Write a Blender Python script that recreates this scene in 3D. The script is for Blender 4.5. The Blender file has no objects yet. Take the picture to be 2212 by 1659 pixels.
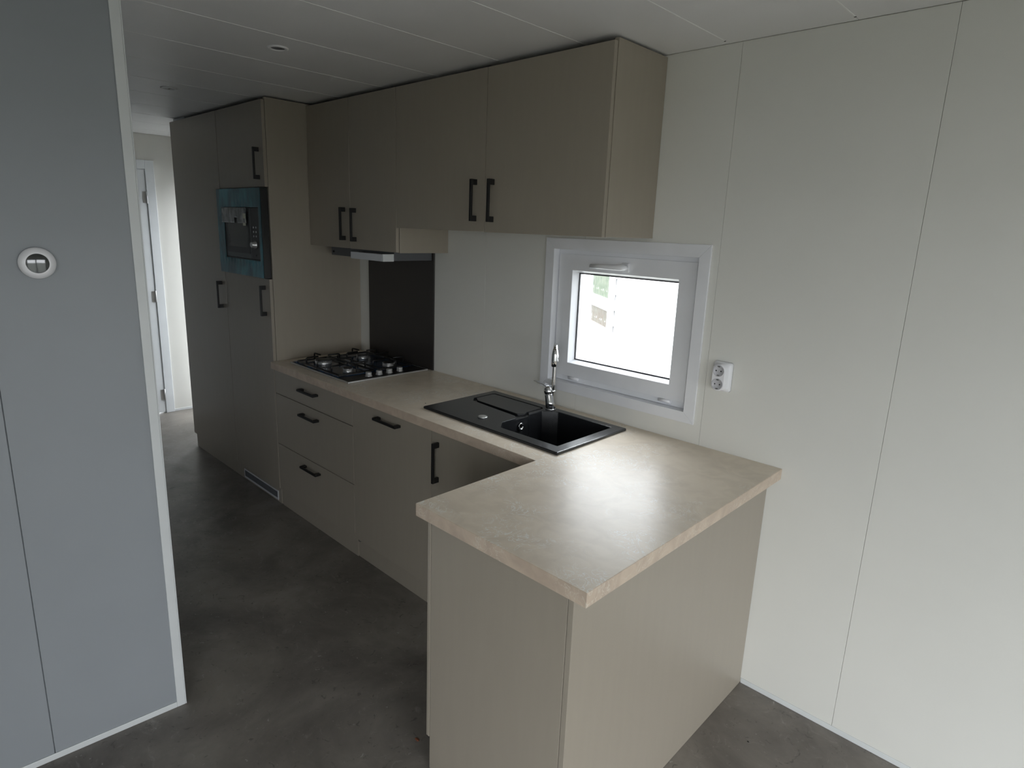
import bpy, bmesh, math, random
from mathutils import Vector, Matrix
random.seed(4)
S = bpy.context.scene
COL = S.collection

# ------------------------------------------------------------------ camera
FPX, SX, SY = 1341.67, -12.36, -24.7
YAW, PIT, ROLL = 0.7659, -0.2272, 0.0363
fw = Vector((-math.sin(YAW)*math.cos(PIT), math.cos(YAW)*math.cos(PIT), math.sin(PIT)))
rt0 = Vector((math.cos(YAW), math.sin(YAW), 0)); up0 = rt0.cross(fw)
rt = rt0*math.cos(ROLL)+up0*math.sin(ROLL); up = up0*math.cos(ROLL)-rt0*math.sin(ROLL)
cd = bpy.data.cameras.new('camera'); cam = bpy.data.objects.new('camera', cd); COL.objects.link(cam)
M = Matrix((rt, up, -fw)).transposed().to_4x4(); M.translation = (1.9242, -2.203, 1.711)
cam.matrix_world = M
cd.sensor_fit = 'HORIZONTAL'; cd.sensor_width = 36; cd.lens = FPX/2212*36
cd.shift_x = -SX/2212; cd.shift_y = SY/2212
cd.clip_start = 0.05
S.camera = cam

# ------------------------------------------------------------------ world: overcast sky
w = bpy.data.worlds.new('overcast_sky'); S.world = w; w.use_nodes = True
nt = w.node_tree; nt.nodes.clear()
out = nt.nodes.new('ShaderNodeOutputWorld'); bg = nt.nodes.new('ShaderNodeBackground')
tc = nt.nodes.new('ShaderNodeTexCoord'); sx = nt.nodes.new('ShaderNodeSeparateXYZ')
rp = nt.nodes.new('ShaderNodeValToRGB')
rp.color_ramp.elements[0].position = 0.0; rp.color_ramp.elements[0].color = (0.59, 0.61, 0.635, 1)
rp.color_ramp.elements[1].position = 1.0; rp.color_ramp.elements[1].color = (0.93, 0.965, 1.0, 1)
nt.links.new(tc.outputs['Generated'], sx.inputs[0]); nt.links.new(sx.outputs['Z'], rp.inputs[0])
nt.links.new(rp.outputs[0], bg.inputs['Color']); bg.inputs['Strength'].default_value = 1.0
nt.links.new(bg.outputs[0], out.inputs['Surface'])

S.view_settings.view_transform = 'Standard'; S.view_settings.look = 'None'
S.view_settings.gamma = 1.0; S.view_settings.use_curve_mapping = False
S.view_settings.exposure = 3.93
S.cycles.max_bounces = 14; S.cycles.diffuse_bounces = 8; S.cycles.glossy_bounces = 5
S.cycles.transparent_max_bounces = 16; S.cycles.caustics_reflective = False; S.cycles.caustics_refractive = False
S.cycles.sample_clamp_indirect = 6.0

def portal(name, loc, rot, sxx, syy):
    l = bpy.data.lights.new(name, 'AREA'); l.shape = 'RECTANGLE'; l.size = sxx; l.size_y = syy
    l.cycles.is_portal = True
    o = bpy.data.objects.new(name, l); o.location = loc; o.rotation_euler = rot; COL.objects.link(o)
H = math.pi/2
portal('patio_daylight', (4.83, -2.0, .88), (0, H, 0), 1.75, 2.0)
portal('front_daylight', (3.0, -3.64, 1.03), (H, 0, 0), 1.6, 2.05)
portal('kitchen_window_daylight', (0.43, 0.13, 1.33), (-H, 0, 0), 0.55, 0.45)
portal('hall_door_daylight', (-3.72, 0.125, 1.05), (-H, 0, 0), 0.40, 2.0)

# ------------------------------------------------------------------ materials
def lin(r, g, b):
    f = lambda c: (c/255/12.92) if c/255 <= .04045 else ((c/255+.055)/1.055)**2.4
    return (f(r), f(g), f(b), 1)
def mat(name, col, rough=.5, metal=0, spec=.5, noise=None, bump=None, coat=0):
    """noise=(scale, amount, stretch) varies the colour; bump=(scale, strength, stretch) fine relief"""
    m = bpy.data.materials.new(name); m.use_nodes = True; n = m.node_tree; b = n.nodes['Principled BSDF']
    c = col if len(col) == 4 else (*col, 1)
    b.inputs['Base Color'].default_value = c; b.inputs['Roughness'].default_value = rough
    b.inputs['Metallic'].default_value = metal; b.inputs['Specular IOR Level'].default_value = spec
    b.inputs['Coat Weight'].default_value = coat
    t = n.nodes.new('ShaderNodeTexCoord')
    def tex(scale, stretch, detail=4):
        mp = n.nodes.new('ShaderNodeMapping'); mp.inputs['Scale'].default_value = stretch
        n.links.new(t.outputs['Object'], mp.inputs[0])
        x = n.nodes.new('ShaderNodeTexNoise'); x.inputs['Scale'].default_value = scale; x.inputs['Detail'].default_value = detail
        n.links.new(mp.outputs[0], x.inputs['Vector']); return x
    if noise is None: noise = (6, .03, (1, 1, 1))
    x = tex(noise[0], noise[2]); r = n.nodes.new('ShaderNodeValToRGB'); a = noise[1]
    r.color_ramp.elements[0].color = (*[v*(1-a) for v in c[:3]], 1); r.color_ramp.elements[1].color = (*[min(1, v*(1+a)) for v in c[:3]], 1)
    r.color_ramp.elements[0].position = .35; r.color_ramp.elements[1].position = .65
    n.links.new(x.outputs['Fac'], r.inputs[0]); n.links.new(r.outputs[0], b.inputs['Base Color'])
    if bump:
        x = tex(bump[0], bump[2], 2); bp = n.nodes.new('ShaderNodeBump'); bp.inputs['Strength'].default_value = bump[1]
        bp.inputs['Distance'].default_value = .001
        n.links.new(x.outputs['Fac'], bp.inputs['Height']); n.links.new(bp.outputs[0], b.inputs['Normal'])
    return m
WALL = mat('wall_laminate', (.71, .705, .665), .42, noise=(3, .012, (1, 1, 1)), bump=(500, .10, (1, 1, 1)))
CEIL = mat('ceiling_laminate', (.83, .83, .84), .45, noise=(3, .012, (1, 1, 1)))
STRIP = mat('ceiling_joint_white', (.92, .92, .92), .4)
GREY = mat('grey_partition_laminate', (.29, .31, .33), .45, noise=(2.5, .02, (1, 1, 1)), bump=(500, .10, (1, 1, 1)))
TRIM = mat('white_trim_plastic', (.66, .68, .685), .35)
PVC = mat('white_window_pvc', (.78, .79, .82), .22)
DOORW = mat('white_door_paint', (.76, .79, .81), .4)
CAB = mat('cashmere_laminate', (.34, .302, .248), .38, noise=(5, .012, (8, 8, 1)), bump=(110, .12, (12, 12, .2)))
CABIN = mat('cabinet_carcass', (.16, .15, .13), .6)
BLACK = mat('black_handle_metal', (.008, .008, .008), .5)
SINKM = mat('black_granite_composite', (.013, .014, .016), .27, spec=.65, noise=(300, .25, (1, 1, 1)), bump=(700, .15, (1, 1, 1)))
CHROME = mat('chrome', (.75, .76, .78), .08, 1)
STEEL = mat('brushed_steel', (.62, .62, .62), .30, .75, bump=(80, .1, (1, 20, 1)))
DKSTEEL = mat('dark_steel', (.07, .075, .08), .35, .4)
ENAMEL = mat('black_enamel', (.008, .008, .008), .4)
SPLASH = mat('dark_splash_panel', (.034, .030, .028), .30)
HOODW = mat('hood_white_plastic', (.62, .63, .66), .4)
HOODG = mat('hood_grey_metal', (.11, .115, .125), .45)
RUBBER = mat('gasket', (.03, .03, .035), .6)
HOLE = mat('dark_hole', (.01, .01, .01), .8)
LEAF = mat('dry_leaf', (.16, .05, .02), .8)
GRAVEL = mat('gravel', (.095, .10, .088), .9, noise=(3, .25, (1, 1, 1)))
BOUNCE = mat('pale_bounce_concrete', (.34, .335, .315), .85, noise=(4, .1, (1, 1, 1)))  # for the added slab that bounces daylight
SIDING = mat('white_siding', (.83, .83, .84), .5)
SOCKM = mat('socket_white_plastic', (.80, .80, .83), .18)
SOCKIN = mat('socket_recess_plastic', (.50, .50, .53), .3)
PLUG = mat('grey_metal_contact', (.25, .25, .25), .4, .8)
STICK = mat('paper_sticker', (.62, .62, .50), .6)

def floor_mat():
    m = mat('concrete_look_vinyl', (.15, .14, .13), .42); n = m.node_tree; b = n.nodes['Principled BSDF']
    for l in list(b.inputs['Base Color'].links): n.links.remove(l)
    t = n.nodes.new('ShaderNodeTexCoord')
    def N(s, d, rough=.6, dist=0, st=(1, 1, 1)):
        mp = n.nodes.new('ShaderNodeMapping'); mp.inputs['Scale'].default_value = st
        n.links.new(t.outputs['Object'], mp.inputs[0])
        x = n.nodes.new('ShaderNodeTexNoise'); x.inputs['Scale'].default_value = s; x.inputs['Detail'].default_value = d
        x.inputs['Roughness'].default_value = rough; x.inputs['Distortion'].default_value = dist
        n.links.new(mp.outputs[0], x.inputs['Vector']); return x
    a = N(2.6, 8, .62, .4); r = n.nodes.new('ShaderNodeValToRGB'); e = r.color_ramp.elements
    e[0].position = .30; e[0].color = (.094, .084, .074, 1); e[1].position = .70; e[1].color = (.260, .236, .210, 1)
    n.links.new(a.outputs['Fac'], r.inputs[0])
    c = N(13, 7, .75, 1.8); r2 = n.nodes.new('ShaderNodeValToRGB'); e = r2.color_ramp.elements
    e[0].position = .57; e[0].color = (0, 0, 0, 1); e[1].position = .72; e[1].color = (.55, .55, .55, 1)
    n.links.new(c.outputs['Fac'], r2.inputs[0])
    mx = n.nodes.new('ShaderNodeMix'); mx.data_type = 'RGBA'; mx.inputs['B'].default_value = (.31, .30, .275, 1)
    n.links.new(r2.outputs[0], mx.inputs['Factor']); n.links.new(r.outputs[0], mx.inputs['A'])
    d = N(60, 2, .5, .8); r3 = n.nodes.new('ShaderNodeValToRGB'); e = r3.color_ramp.elements
    e[0].position = .705; e[0].color = (0, 0, 0, 1); e[1].position = .76; e[1].color = (.7, .7, .7, 1)
    n.links.new(d.outputs['Fac'], r3.inputs[0])
    m2 = n.nodes.new('ShaderNodeMix'); m2.data_type = 'RGBA'; m2.inputs['B'].default_value = (.38, .37, .34, 1)
    n.links.new(r3.outputs[0], m2.inputs['Factor']); n.links.new(mx.outputs['Result'], m2.inputs['A'])
    f = N(24, 3, .6, 2.0); r4 = n.nodes.new('ShaderNodeValToRGB'); e = r4.color_ramp.elements
    e[0].position = .28; e[0].color = (.7, .7, .7, 1); e[1].position = .38; e[1].color = (0, 0, 0, 1)
    n.links.new(f.outputs['Fac'], r4.inputs[0])
    m3 = n.nodes.new('ShaderNodeMix'); m3.data_type = 'RGBA'; m3.inputs['B'].default_value = (.07, .063, .056, 1)
    n.links.new(r4.outputs[0], m3.inputs['Factor']); n.links.new(m2.outputs['Result'], m3.inputs['A'])
    n.links.new(m3.outputs['Result'], b.inputs['Base Color'])
    return m
FLOOR = floor_mat()

def stone_mat(name, base, dark, vein, rough):
    m = mat(name, base, rough, spec=.5); n = m.node_tree; b = n.nodes['Principled BSDF']
    for l in list(b.inputs['Base Color'].links): n.links.remove(l)
    t = n.nodes.new('ShaderNodeTexCoord')
    def N(s, d, dist=0):
        x = n.nodes.new('ShaderNodeTexNoise'); x.inputs['Scale'].default_value = s; x.inputs['Detail'].default_value = d
        x.inputs['Distortion'].default_value = dist; n.links.new(t.outputs['Object'], x.inputs['Vector']); return x
    a = N(13, 8, 1.0); r = n.nodes.new('ShaderNodeValToRGB'); e = r.color_ramp.elements
    e[0].position = .33; e[0].color = (*dark, 1); e[1].position = .62; e[1].color = (*base, 1)
    n.links.new(a.outputs['Fac'], r.inputs[0])
    # thin curled veins: the zero crossing of a distorted noise, broken up by another
    v = N(15, 5, 3.2)
    s1 = n.nodes.new('ShaderNodeMath'); s1.operation = 'SUBTRACT'; s1.inputs[1].default_value = .5; n.links.new(v.outputs['Fac'], s1.inputs[0])
    ab = n.nodes.new('ShaderNodeMath'); ab.operation = 'ABSOLUTE'; n.links.new(s1.outputs[0], ab.inputs[0])
    rv = n.nodes.new('ShaderNodeValToRGB'); e = rv.color_ramp.elements
    e[0].position = 0; e[0].color = (1, 1, 1, 1); e[1].position = .026; e[1].color = (0, 0, 0, 1); n.links.new(ab.outputs[0], rv.inputs[0])
    k = N(5, 3, .5); rk = n.nodes.new('ShaderNodeValToRGB'); e = rk.color_ramp.elements
    e[0].position = .48; e[0].color = (0, 0, 0, 1); e[1].position = .62; e[1].color = (.95, .85, .85, 1); n.links.new(k.outputs['Fac'], rk.inputs[0])
    mu = n.nodes.new('ShaderNodeMath'); mu.operation = 'MULTIPLY'; n.links.new(rv.outputs[0], mu.inputs[0]); n.links.new(rk.outputs[0], mu.inputs[1])
    mx = n.nodes.new('ShaderNodeMix'); mx.data_type = 'RGBA'; mx.inputs['B'].default_value = (*vein, 1)
    n.links.new(mu.outputs[0], mx.inputs['Factor']); n.links.new(r.outputs[0], mx.inputs['A']); n.links.new(mx.outputs['Result'], b.inputs['Base Color'])
    return m
TOPM = stone_mat('beige_stone_laminate', (.79, .695, .57), (.70, .61, .495), (.92, .93, .90), .35)
EDGEM = stone_mat('pinkish_stone_edge', (.60, .49, .385), (.50, .40, .315), (.68, .62, .53), .42)

def glass_mat(name='window_glass', tint=(.98, .985, .985)):
    m = bpy.data.materials.new(name); m.use_nodes = True; n = m.node_tree; n.nodes.clear()
    o = n.nodes.new('ShaderNodeOutputMaterial'); mx = n.nodes.new('ShaderNodeMixShader')
    tr = n.nodes.new('ShaderNodeBsdfTransparent'); tr.inputs[0].default_value = (*tint, 1)
    gl = n.nodes.new('ShaderNodeBsdfGlossy'); gl.inputs['Roughness'].default_value = .02
    fr = n.nodes.new('ShaderNodeFresnel'); ge = n.nodes.new('ShaderNodeNewGeometry'); io = n.nodes.new('ShaderNodeMath'); io.operation = 'MULTIPLY_ADD'
    io.inputs[1].default_value = -.8333; io.inputs[2].default_value = 1.5   # leaving the pane uses the inverse index
    n.links.new(ge.outputs['Backfacing'], io.inputs[0]); n.links.new(io.outputs[0], fr.inputs[0])
    n.links.new(fr.outputs[0], mx.inputs[0]); n.links.new(tr.outputs[0], mx.inputs[1]); n.links.new(gl.outputs[0], mx.inputs[2])
    n.links.new(mx.outputs[0], o.inputs[0]); return m
GLASS = glass_mat()
def film_mat(name, c1, c2, scale, stretch, rough):
    m = mat(name, c1, rough); n = m.node_tree; b = n.nodes['Principled BSDF']
    t = n.nodes.new('ShaderNodeTexCoord'); mp = n.nodes.new('ShaderNodeMapping'); mp.inputs['Scale'].default_value = stretch
    n.links.new(t.outputs['Object'], mp.inputs[0])
    x = n.nodes.new('ShaderNodeTexNoise'); x.inputs['Scale'].default_value = scale; x.inputs['Detail'].default_value = 5; x.inputs['Distortion'].default_value = .8
    n.links.new(mp.outputs[0], x.inputs['Vector'])
    r = n.nodes.new('ShaderNodeValToRGB'); e = r.color_ramp.elements; e[0].position = .40; e[0].color = (*c1, 1); e[1].position = .66; e[1].color = (*c2, 1)
    n.links.new(x.outputs['Fac'], r.inputs[0]); n.links.new(r.outputs[0], b.inputs['Base Color'])
    bp = n.nodes.new('ShaderNodeBump'); bp.inputs['Strength'].default_value = .8; bp.inputs['Distance'].default_value = .004
    n.links.new(x.outputs['Fac'], bp.inputs['Height']); n.links.new(bp.outputs[0], b.inputs['Normal']); return m
TEAL = film_mat('teal_protective_film', (.065, .14, .165), (.10, .30, .37), 5, (2, 1, 1), .40)
NAVY = film_mat('blue_protective_film', (.006, .012, .025), (.015, .085, .22), 10, (1, 1, 1), .16)
PLASTIC = film_mat('clear_plastic_film', (.10, .11, .11), (.36, .37, .37), 25, (1, 1, .5), .2)
SCREEN = mat('oven_glass', (.055, .06, .06), .12)
LCD = mat('display_glass', (.03, .034, .034), .06, spec=.8)
def pane_reflection(name, a, b_):
    m = mat(name, a, .9, noise=(14, .1, (1, 1, 1))); n = m.node_tree; b = n.nodes['Principled BSDF']
    r = [x for x in n.nodes if x.type == 'VALTORGB'][0]; r.color_ramp.elements[0].color = (*a, 1); r.color_ramp.elements[1].color = (*b_, 1)
    r.color_ramp.elements[0].position = .4; r.color_ramp.elements[1].position = .6; return m
REFL1 = pane_reflection('green_reflection', (.05, .085, .03), (.10, .12, .065)); REFL2 = pane_reflection('rust_reflection', (.085, .04, .02), (.10, .075, .05))  # reflected greens and rusts of the neighbour's panes, put into the colour

# ------------------------------------------------------------------ helpers
def wl(p):
    v = Vector((0, 0, 0))
    while p is not None: v += p.location; p = p.parent
    return v
def props(o, label=None, cat=None, group=None, kind=None):
    if label: o['label'] = label
    if cat: o['category'] = cat
    if group: o['group'] = group
    if kind: o['kind'] = kind
    return o
def thing(name, label, cat, loc, group=None):
    o = bpy.data.objects.new(name, None); o.empty_display_size = .1; o.location = loc; COL.objects.link(o)
    return props(o, label, cat, group)
def mesh(name, V, F, m, parent=None, smooth=False, bevel=0, seg=2, label=None):
    off = wl(parent); org = Vector((0, 0, 0))
    if parent is None:
        xs = [Vector(v) for v in V]; org = Vector((sum(v.x for v in xs)/len(xs), sum(v.y for v in xs)/len(xs), min(v.z for v in xs)))
        off = org
    me = bpy.data.meshes.new(name); me.from_pydata([tuple(Vector(v)-off) for v in V], [], F)
    bm = bmesh.new(); bm.from_mesh(me); bmesh.ops.remove_doubles(bm, verts=bm.verts, dist=1e-6)
    bmesh.ops.recalc_face_normals(bm, faces=bm.faces)
    if bevel:
        es = [e for e in bm.edges if len(e.link_faces) == 2 and e.calc_face_angle(0) > .5]
        bmesh.ops.bevel(bm, geom=es, offset=bevel, segments=seg, profile=.5, affect='EDGES', clamp_overlap=True)
    bm.to_mesh(me); bm.free()
    me.materials.append(m)
    if smooth: me.polygons.foreach_set('use_smooth', [True]*len(me.polygons))
    o = bpy.data.objects.new(name, me); o.location = org; COL.objects.link(o)
    if parent is not None: o.parent = parent
    if label: o['label'] = label
    return o
def boxvf(x0, x1, y0, y1, z0, z1):
    x0, x1 = sorted((x0, x1)); y0, y1 = sorted((y0, y1)); z0, z1 = sorted((z0, z1))
    return ([(x, y, z) for x in (x0, x1) for y in (y0, y1) for z in (z0, z1)],
            [(0, 1, 3, 2), (4, 6, 7, 5), (0, 4, 5, 1), (2, 3, 7, 6), (0, 2, 6, 4), (1, 5, 7, 3)])
def box(name, x0, x1, y0, y1, z0, z1, m, parent=None, bevel=0, label=None):
    V, F = boxvf(x0, x1, y0, y1, z0, z1); return mesh(name, V, F, m, parent, bevel=bevel, label=label)
def boxes(name, L, m, parent=None, bevel=0, label=None):
    V, F = [], []
    for b in L:
        v, f = boxvf(*b); k = len(V); V += v; F += [tuple(i+k for i in q) for q in f]
    off = wl(parent)
    return mesh_nomerge(name, V, F, m, parent, bevel, label)
def mesh_nomerge(name, V, F, m, parent, bevel, label):
    off = wl(parent)
    if parent is None:
        off = Vector((sum(v[0] for v in V)/len(V), sum(v[1] for v in V)/len(V), min(v[2] for v in V)))
    me = bpy.data.meshes.new(name); me.from_pydata([tuple(Vector(v)-off) for v in V], [], F)
    bm = bmesh.new(); bm.from_mesh(me); bmesh.ops.recalc_face_normals(bm, faces=bm.faces)
    if bevel: bmesh.ops.bevel(bm, geom=list(bm.edges), offset=bevel, segments=2, profile=.5, affect='EDGES', clamp_overlap=True)
    bm.to_mesh(me); bm.free(); me.materials.append(m)
    o = bpy.data.objects.new(name, me); COL.objects.link(o)
    if parent is not None: o.parent = parent
    else: o.location = off
    if label: o['label'] = label
    return o
def cells(name, us, vs, keep, w0, w1, plane, m, parent=None, bevel=0, label=None):
    """prism of the kept grid cells; plane 'xy','xz','yz' gives u,v axes, w the third"""
    def P(u, v, w): return {'xy': (u, v, w), 'xz': (u, w, v), 'yz': (w, u, v)}[plane]
    V, F = [], []; idx = {}
    def vi(i, j, k):
        if (i, j, k) not in idx: idx[(i, j, k)] = len(V); V.append(P(us[i], vs[j], (w0, w1)[k]))
        return idx[(i, j, k)]
    nu, nv = len(us)-1, len(vs)-1
    K = lambda i, j: 0 <= i < nu and 0 <= j < nv and keep(i, j)
    for i in range(nu):
        for j in range(nv):
            if not K(i, j): continue
            for k in (0, 1): F.append((vi(i, j, k), vi(i+1, j, k), vi(i+1, j+1, k), vi(i, j+1, k)))
            if not K(i-1, j): F.append((vi(i, j, 0), vi(i, j+1, 0), vi(i, j+1, 1), vi(i, j, 1)))
            if not K(i+1, j): F.append((vi(i+1, j, 0), vi(i+1, j+1, 0), vi(i+1, j+1, 1), vi(i+1, j, 1)))
            if not K(i, j-1): F.append((vi(i, j, 0), vi(i+1, j, 0), vi(i+1, j, 1), vi(i, j, 1)))
            if not K(i, j+1): F.append((vi(i, j+1, 0), vi(i+1, j+1, 0), vi(i+1, j+1, 1), vi(i, j+1, 1)))
    return mesh(name, V, F, m, parent, bevel=bevel, label=label)
def ring(name, u0, u1, v0, v1, t, w0, w1, plane, m, parent=None, bevel=0, label=None):
    tu = t if isinstance(t, (list, tuple)) else (t,)*4   # left,right,bottom,top
    return cells(name, [u0, u0+tu[0], u1-tu[1], u1], [v0, v0+tu[2], v1-tu[3], v1], lambda i, j: not (i == 1 and j == 1), w0, w1, plane, m, parent, bevel, label)
def frame_of(d):
    d = d.normalized(); a = Vector((0, 0, 1)) if abs(d.z) < .9 else Vector((1, 0, 0))
    u = d.cross(a).normalized(); return u, d.cross(u)
def tube(name, pts, rad, m, parent=None, n=12, label=None, smooth=True):
    P = [Vector(p) for p in pts]; R = rad if isinstance(rad, (list, tuple)) else [rad]*len(P); V, F = [], []
    u = v = None
    for i, p in enumerate(P):
        d = (P[min(i+1, len(P)-1)]-P[max(i-1, 0)])
        if u is None: u, v = frame_of(d)
        else:
            d.normalize(); u = (u-d*u.dot(d)).normalized(); v = d.cross(u)
        for k in range(n):
            a = 2*math.pi*k/n; V.append(p+(u*math.cos(a)+v*math.sin(a))*R[i])
    for i in range(len(P)-1):
        for k in range(n): F.append((i*n+k, i*n+(k+1) % n, (i+1)*n+(k+1) % n, (i+1)*n+k))
    F.append(tuple(range(n))); F.append(tuple((len(P)-1)*n+k for k in range(n)))
    o = mesh(name, V, F, m, parent, smooth=False, label=label)
    if smooth:
        for p in o.data.polygons: p.use_smooth = len(p.vertices) == 4
    return o
def lathe(name, c, axis, prof, m, parent=None, n=32, label=None):
    """prof: (radius, height along axis) pairs"""
    ax = Vector(axis).normalized(); u, v = frame_of(ax); c = Vector(c); V, F = [], []
    for r, h in prof:
        for k in range(n):
            a = 2*math.pi*k/n; V.append(c+ax*h+(u*math.cos(a)+v*math.sin(a))*max(r, 1e-5))
    for i in range(len(prof)-1):
        for k in range(n): F.append((i*n+k, i*n+(k+1) % n, (i+1)*n+(k+1) % n, (i+1)*n+k))
    F.append(tuple(range(n))); F.append(tuple((len(prof)-1)*n+k for k in range(n)))
    o = mesh(name, V, F, m, parent, label=label)
    o.data.polygons.foreach_set('use_smooth', [len(p.vertices) == 4 for p in o.data.polygons])
    return o
def prism(name, poly, z0, z1, m, parent=None, bevel=0, label=None, fn=None):
    fn = fn or (lambda a, b, c: (a, b, c)); n = len(poly)
    V = [fn(a, b, z0) for a, b in poly]+[fn(a, b, z1) for a, b in poly]
    F = [tuple(range(n)), tuple(range(n, 2*n))]+[(i, (i+1) % n, n+(i+1) % n, n+i) for i in range(n)]
    return mesh(name, V, F, m, parent, bevel=bevel, label=label)

# ------------------------------------------------------------------ room shell
ZC = 2.362; YF = -3.5; XR = 4.7; XE = -3.95
def structure(o): o['kind'] = 'structure'; return o
def sroot(name, loc=(0, 0, 0)):
    o = bpy.data.objects.new(name, None); o.location = loc; COL.objects.link(o); o['kind'] = 'structure'; return o
structure(box('floor', XE-.1, XR+.12, YF-.1, .12, -.1, 0, FLOOR))
ce = sroot('ceiling')
box('roof_deck', XE-.1, XR+.12, YF-.1, .12, ZC+.012, ZC+.13, CEIL, ce)
seams = [1.226+.4065*k for k in range(-12, 10)]
lo = XE
for s in seams+[XR]:
    if s <= lo+.05: continue
    box('ceiling_panel', lo+.0007, min(s, XR)-.0007, YF, 0, ZC, ZC+.011, CEIL, ce, bevel=.0008)
    if s < XR: box('joint_strip', s-.002, s+.002, YF, -.035, ZC-.0009, ZC+.0005, STRIP, ce, bevel=.0004)
    if s < XR: lathe('screw_cap', (s, -.037, ZC-.0002), (0, 0, -1), [(.0035, 0), (.0035, .0012), (.001, .0013)], HOLE, ce, 10)
    lo = s
# back wall (kitchen side) with window and hall-door openings
WX0, WX1, WZ0, WZ1 = .086, .793, 1.030, 1.632
DX0, DX1, DZ1 = -3.935, -3.47, 2.08
wb = sroot('wall_back')
us = [XE-.1, DX0, DX1, WX0, WX1, XR+.12]; vs = [0, WZ0, WZ1, DZ1, ZC+.0118]
cells('wall_core', us, vs, lambda i, j: not (i == 3 and j == 1) and not (i == 1 and j < 3), .010, .12, 'xz', WALL, wb)
ps = [XE]+[.8675+.6168*k for k in range(-7, 7)]+[XR]
ps = [p for p in ps if XE <= p <= XR]
for a, b in zip(ps[:-1], ps[1:]):
    if b-a < .03: continue
    a2, b2 = a+.0005, b-.0005; U = [a2]; 
    for q in (DX0, DX1, WX0, WX1):
        if a2 < q < b2: U.append(q)
    U.append(b2); Vv = [.001, WZ0, WZ1, DZ1, ZC-.001]
    def kp(i, j, U=U, Vv=Vv):
        c = (U[i]+U[i+1])/2; z = (Vv[j]+Vv[j+1])/2
        return not (WX0 < c < WX1 and WZ0 < z < WZ1) and not (DX0 < c < DX1 and z < DZ1)
    cells('wall_panel', U, Vv, kp, 0, .009, 'xz', WALL, wb, bevel=.0005)
structure(box('baseboard_back', 1.151, XR, -.004, -.0005, 0.0005, .021, TRIM, bevel=.001))
# end wall of the hall with its door
we = sroot('wall_far')
EY0, EY1, EZ = -1.33, -.468, 2.085
cells('wall_core', [YF, EY0, EY1, 0], [0, EZ, ZC+.0118], lambda i, j: not (i == 1 and j == 0), XE-.10, XE-.009, 'yz', WALL, we)
for a, b in ((YF, -2.9), (-2.9, -2.4), (-2.4, -1.8), (-1.8, EY0+.02)):
    box('wall_panel', XE-.009, XE, a+.001, b-.001, .001, ZC-.001, WALL, we, bevel=.0009)
box('wall_panel', XE-.009, XE, EY0+.021, -.722, EZ+.005, ZC-.001, WALL, we, bevel=.0009)
cells('wall_panel', [-.720, EY1-.002, -.001], [.001, EZ+.005, ZC-.001], lambda i, j: not (i == 0 and j == 0), XE-.009, XE, 'yz', WALL, we, bevel=.0009)
d1 = sroot('door_1', (XE, (EY0+EY1)/2, 0))
boxes('door_frame', [(XE-.0005, XE+.012, EY1-.001, EY1+.068, .0005, EZ+.070), (XE-.0005, XE+.012, EY0-.068, EY0+.001, .0005, EZ+.070),
                     (XE-.0005, XE+.012, EY0, EY1, EZ, EZ+.070)], DOORW, d1, bevel=.002)
boxes('door_jamb', [(XE-.10, XE-.001, EY1-.02, EY1-.001, .0005, EZ), (XE-.10, XE-.001, EY0+.001, EY0+.02, .0005, EZ), (XE-.10, XE-.001, EY0+.02, EY1-.02, EZ-.02, EZ)], DOORW, d1)
box('door_leaf', XE-.036, XE+.006, EY0+.008, EY1-.0065, .009, EZ-.007, DOORW, d1, bevel=.002)
for z in (1.86, 1.04, .17):
    tube('hinge', [(XE+.012, EY1-.004, z-.05), (XE+.012, EY1-.004, z+.05)], .0065, STEEL, d1, 10)
    box('hinge_plate', XE+.006, XE+.008, EY1-.034, EY1-.006, z-.045, z+.045, STEEL, d1)
hr = lathe('handle_rose', (XE+.006, EY0+.075, 1.03), (1, 0, 0), [(.025, 0), (.025, .008), (.011, .009), (.011, .045)], STEEL, d1, 20)
tube('handle_lever', [(XE+.048, EY0+.07, 1.03), (XE+.048, EY0+.19, 1.03)], .009, STEEL, d1, 12)
structure(box('baseboard_far', XE+.0005, XE+.005, EY1+.069, -.001, .0005, .021, TRIM, bevel=.001))
# grey partition on the left, its white corner trim and floor strip
PA = math.atan2(.0346, .4408)
def prot(x, y, z):   # partition space -> world: rotate about its corner
    c, s = math.cos(PA), math.sin(PA); dx, dy = x+.2035, y+1.5964
    return (-.2035+dx*c-dy*s, -1.5964+dx*s+dy*c, z)
PA = -PA
wlp = sroot('wall_left')
def pbox(name, x0, x1, y0, y1, z0, z1, m, parent=None, bevel=0, label=None):
    V, F = boxvf(x0, x1, y0, y1, z0, z1); return mesh(name, [prot(*v) for v in V], F, m, parent, bevel=bevel, label=label)
pbox('wall_core', -.272, -.2135, -3.52, -1.6005, .001, ZC-.001, GREY, wlp)
py = [-1.601, -1.983, -2.600, -3.217, -3.495]
for a, b in zip(py[:-1], py[1:]): pbox('wall_panel', -.213, -.2045, b+.0012, a-.0012, .001, ZC-.001, GREY, wlp, bevel=.0008)
structure(mesh('trim_1', *[(lambda V, F: ([prot(*v) for v in V], F))(*boxvf(-.276, -.2005, -1.6000, -1.5964, .0005, ZC-.0006))][0], TRIM, bevel=.001))
structure(mesh('trim_2', *[(lambda V, F: ([prot(*v) for v in V], F))(*boxvf(-.2043, -.2005, -1.627, -1.6002, .0005, ZC-.0006))][0], TRIM, bevel=.001))
structure(pbox('baseboard_left', -.2043, -.2005, -3.49, -1.6272, .0005, .022, TRIM, bevel=.001))
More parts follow.
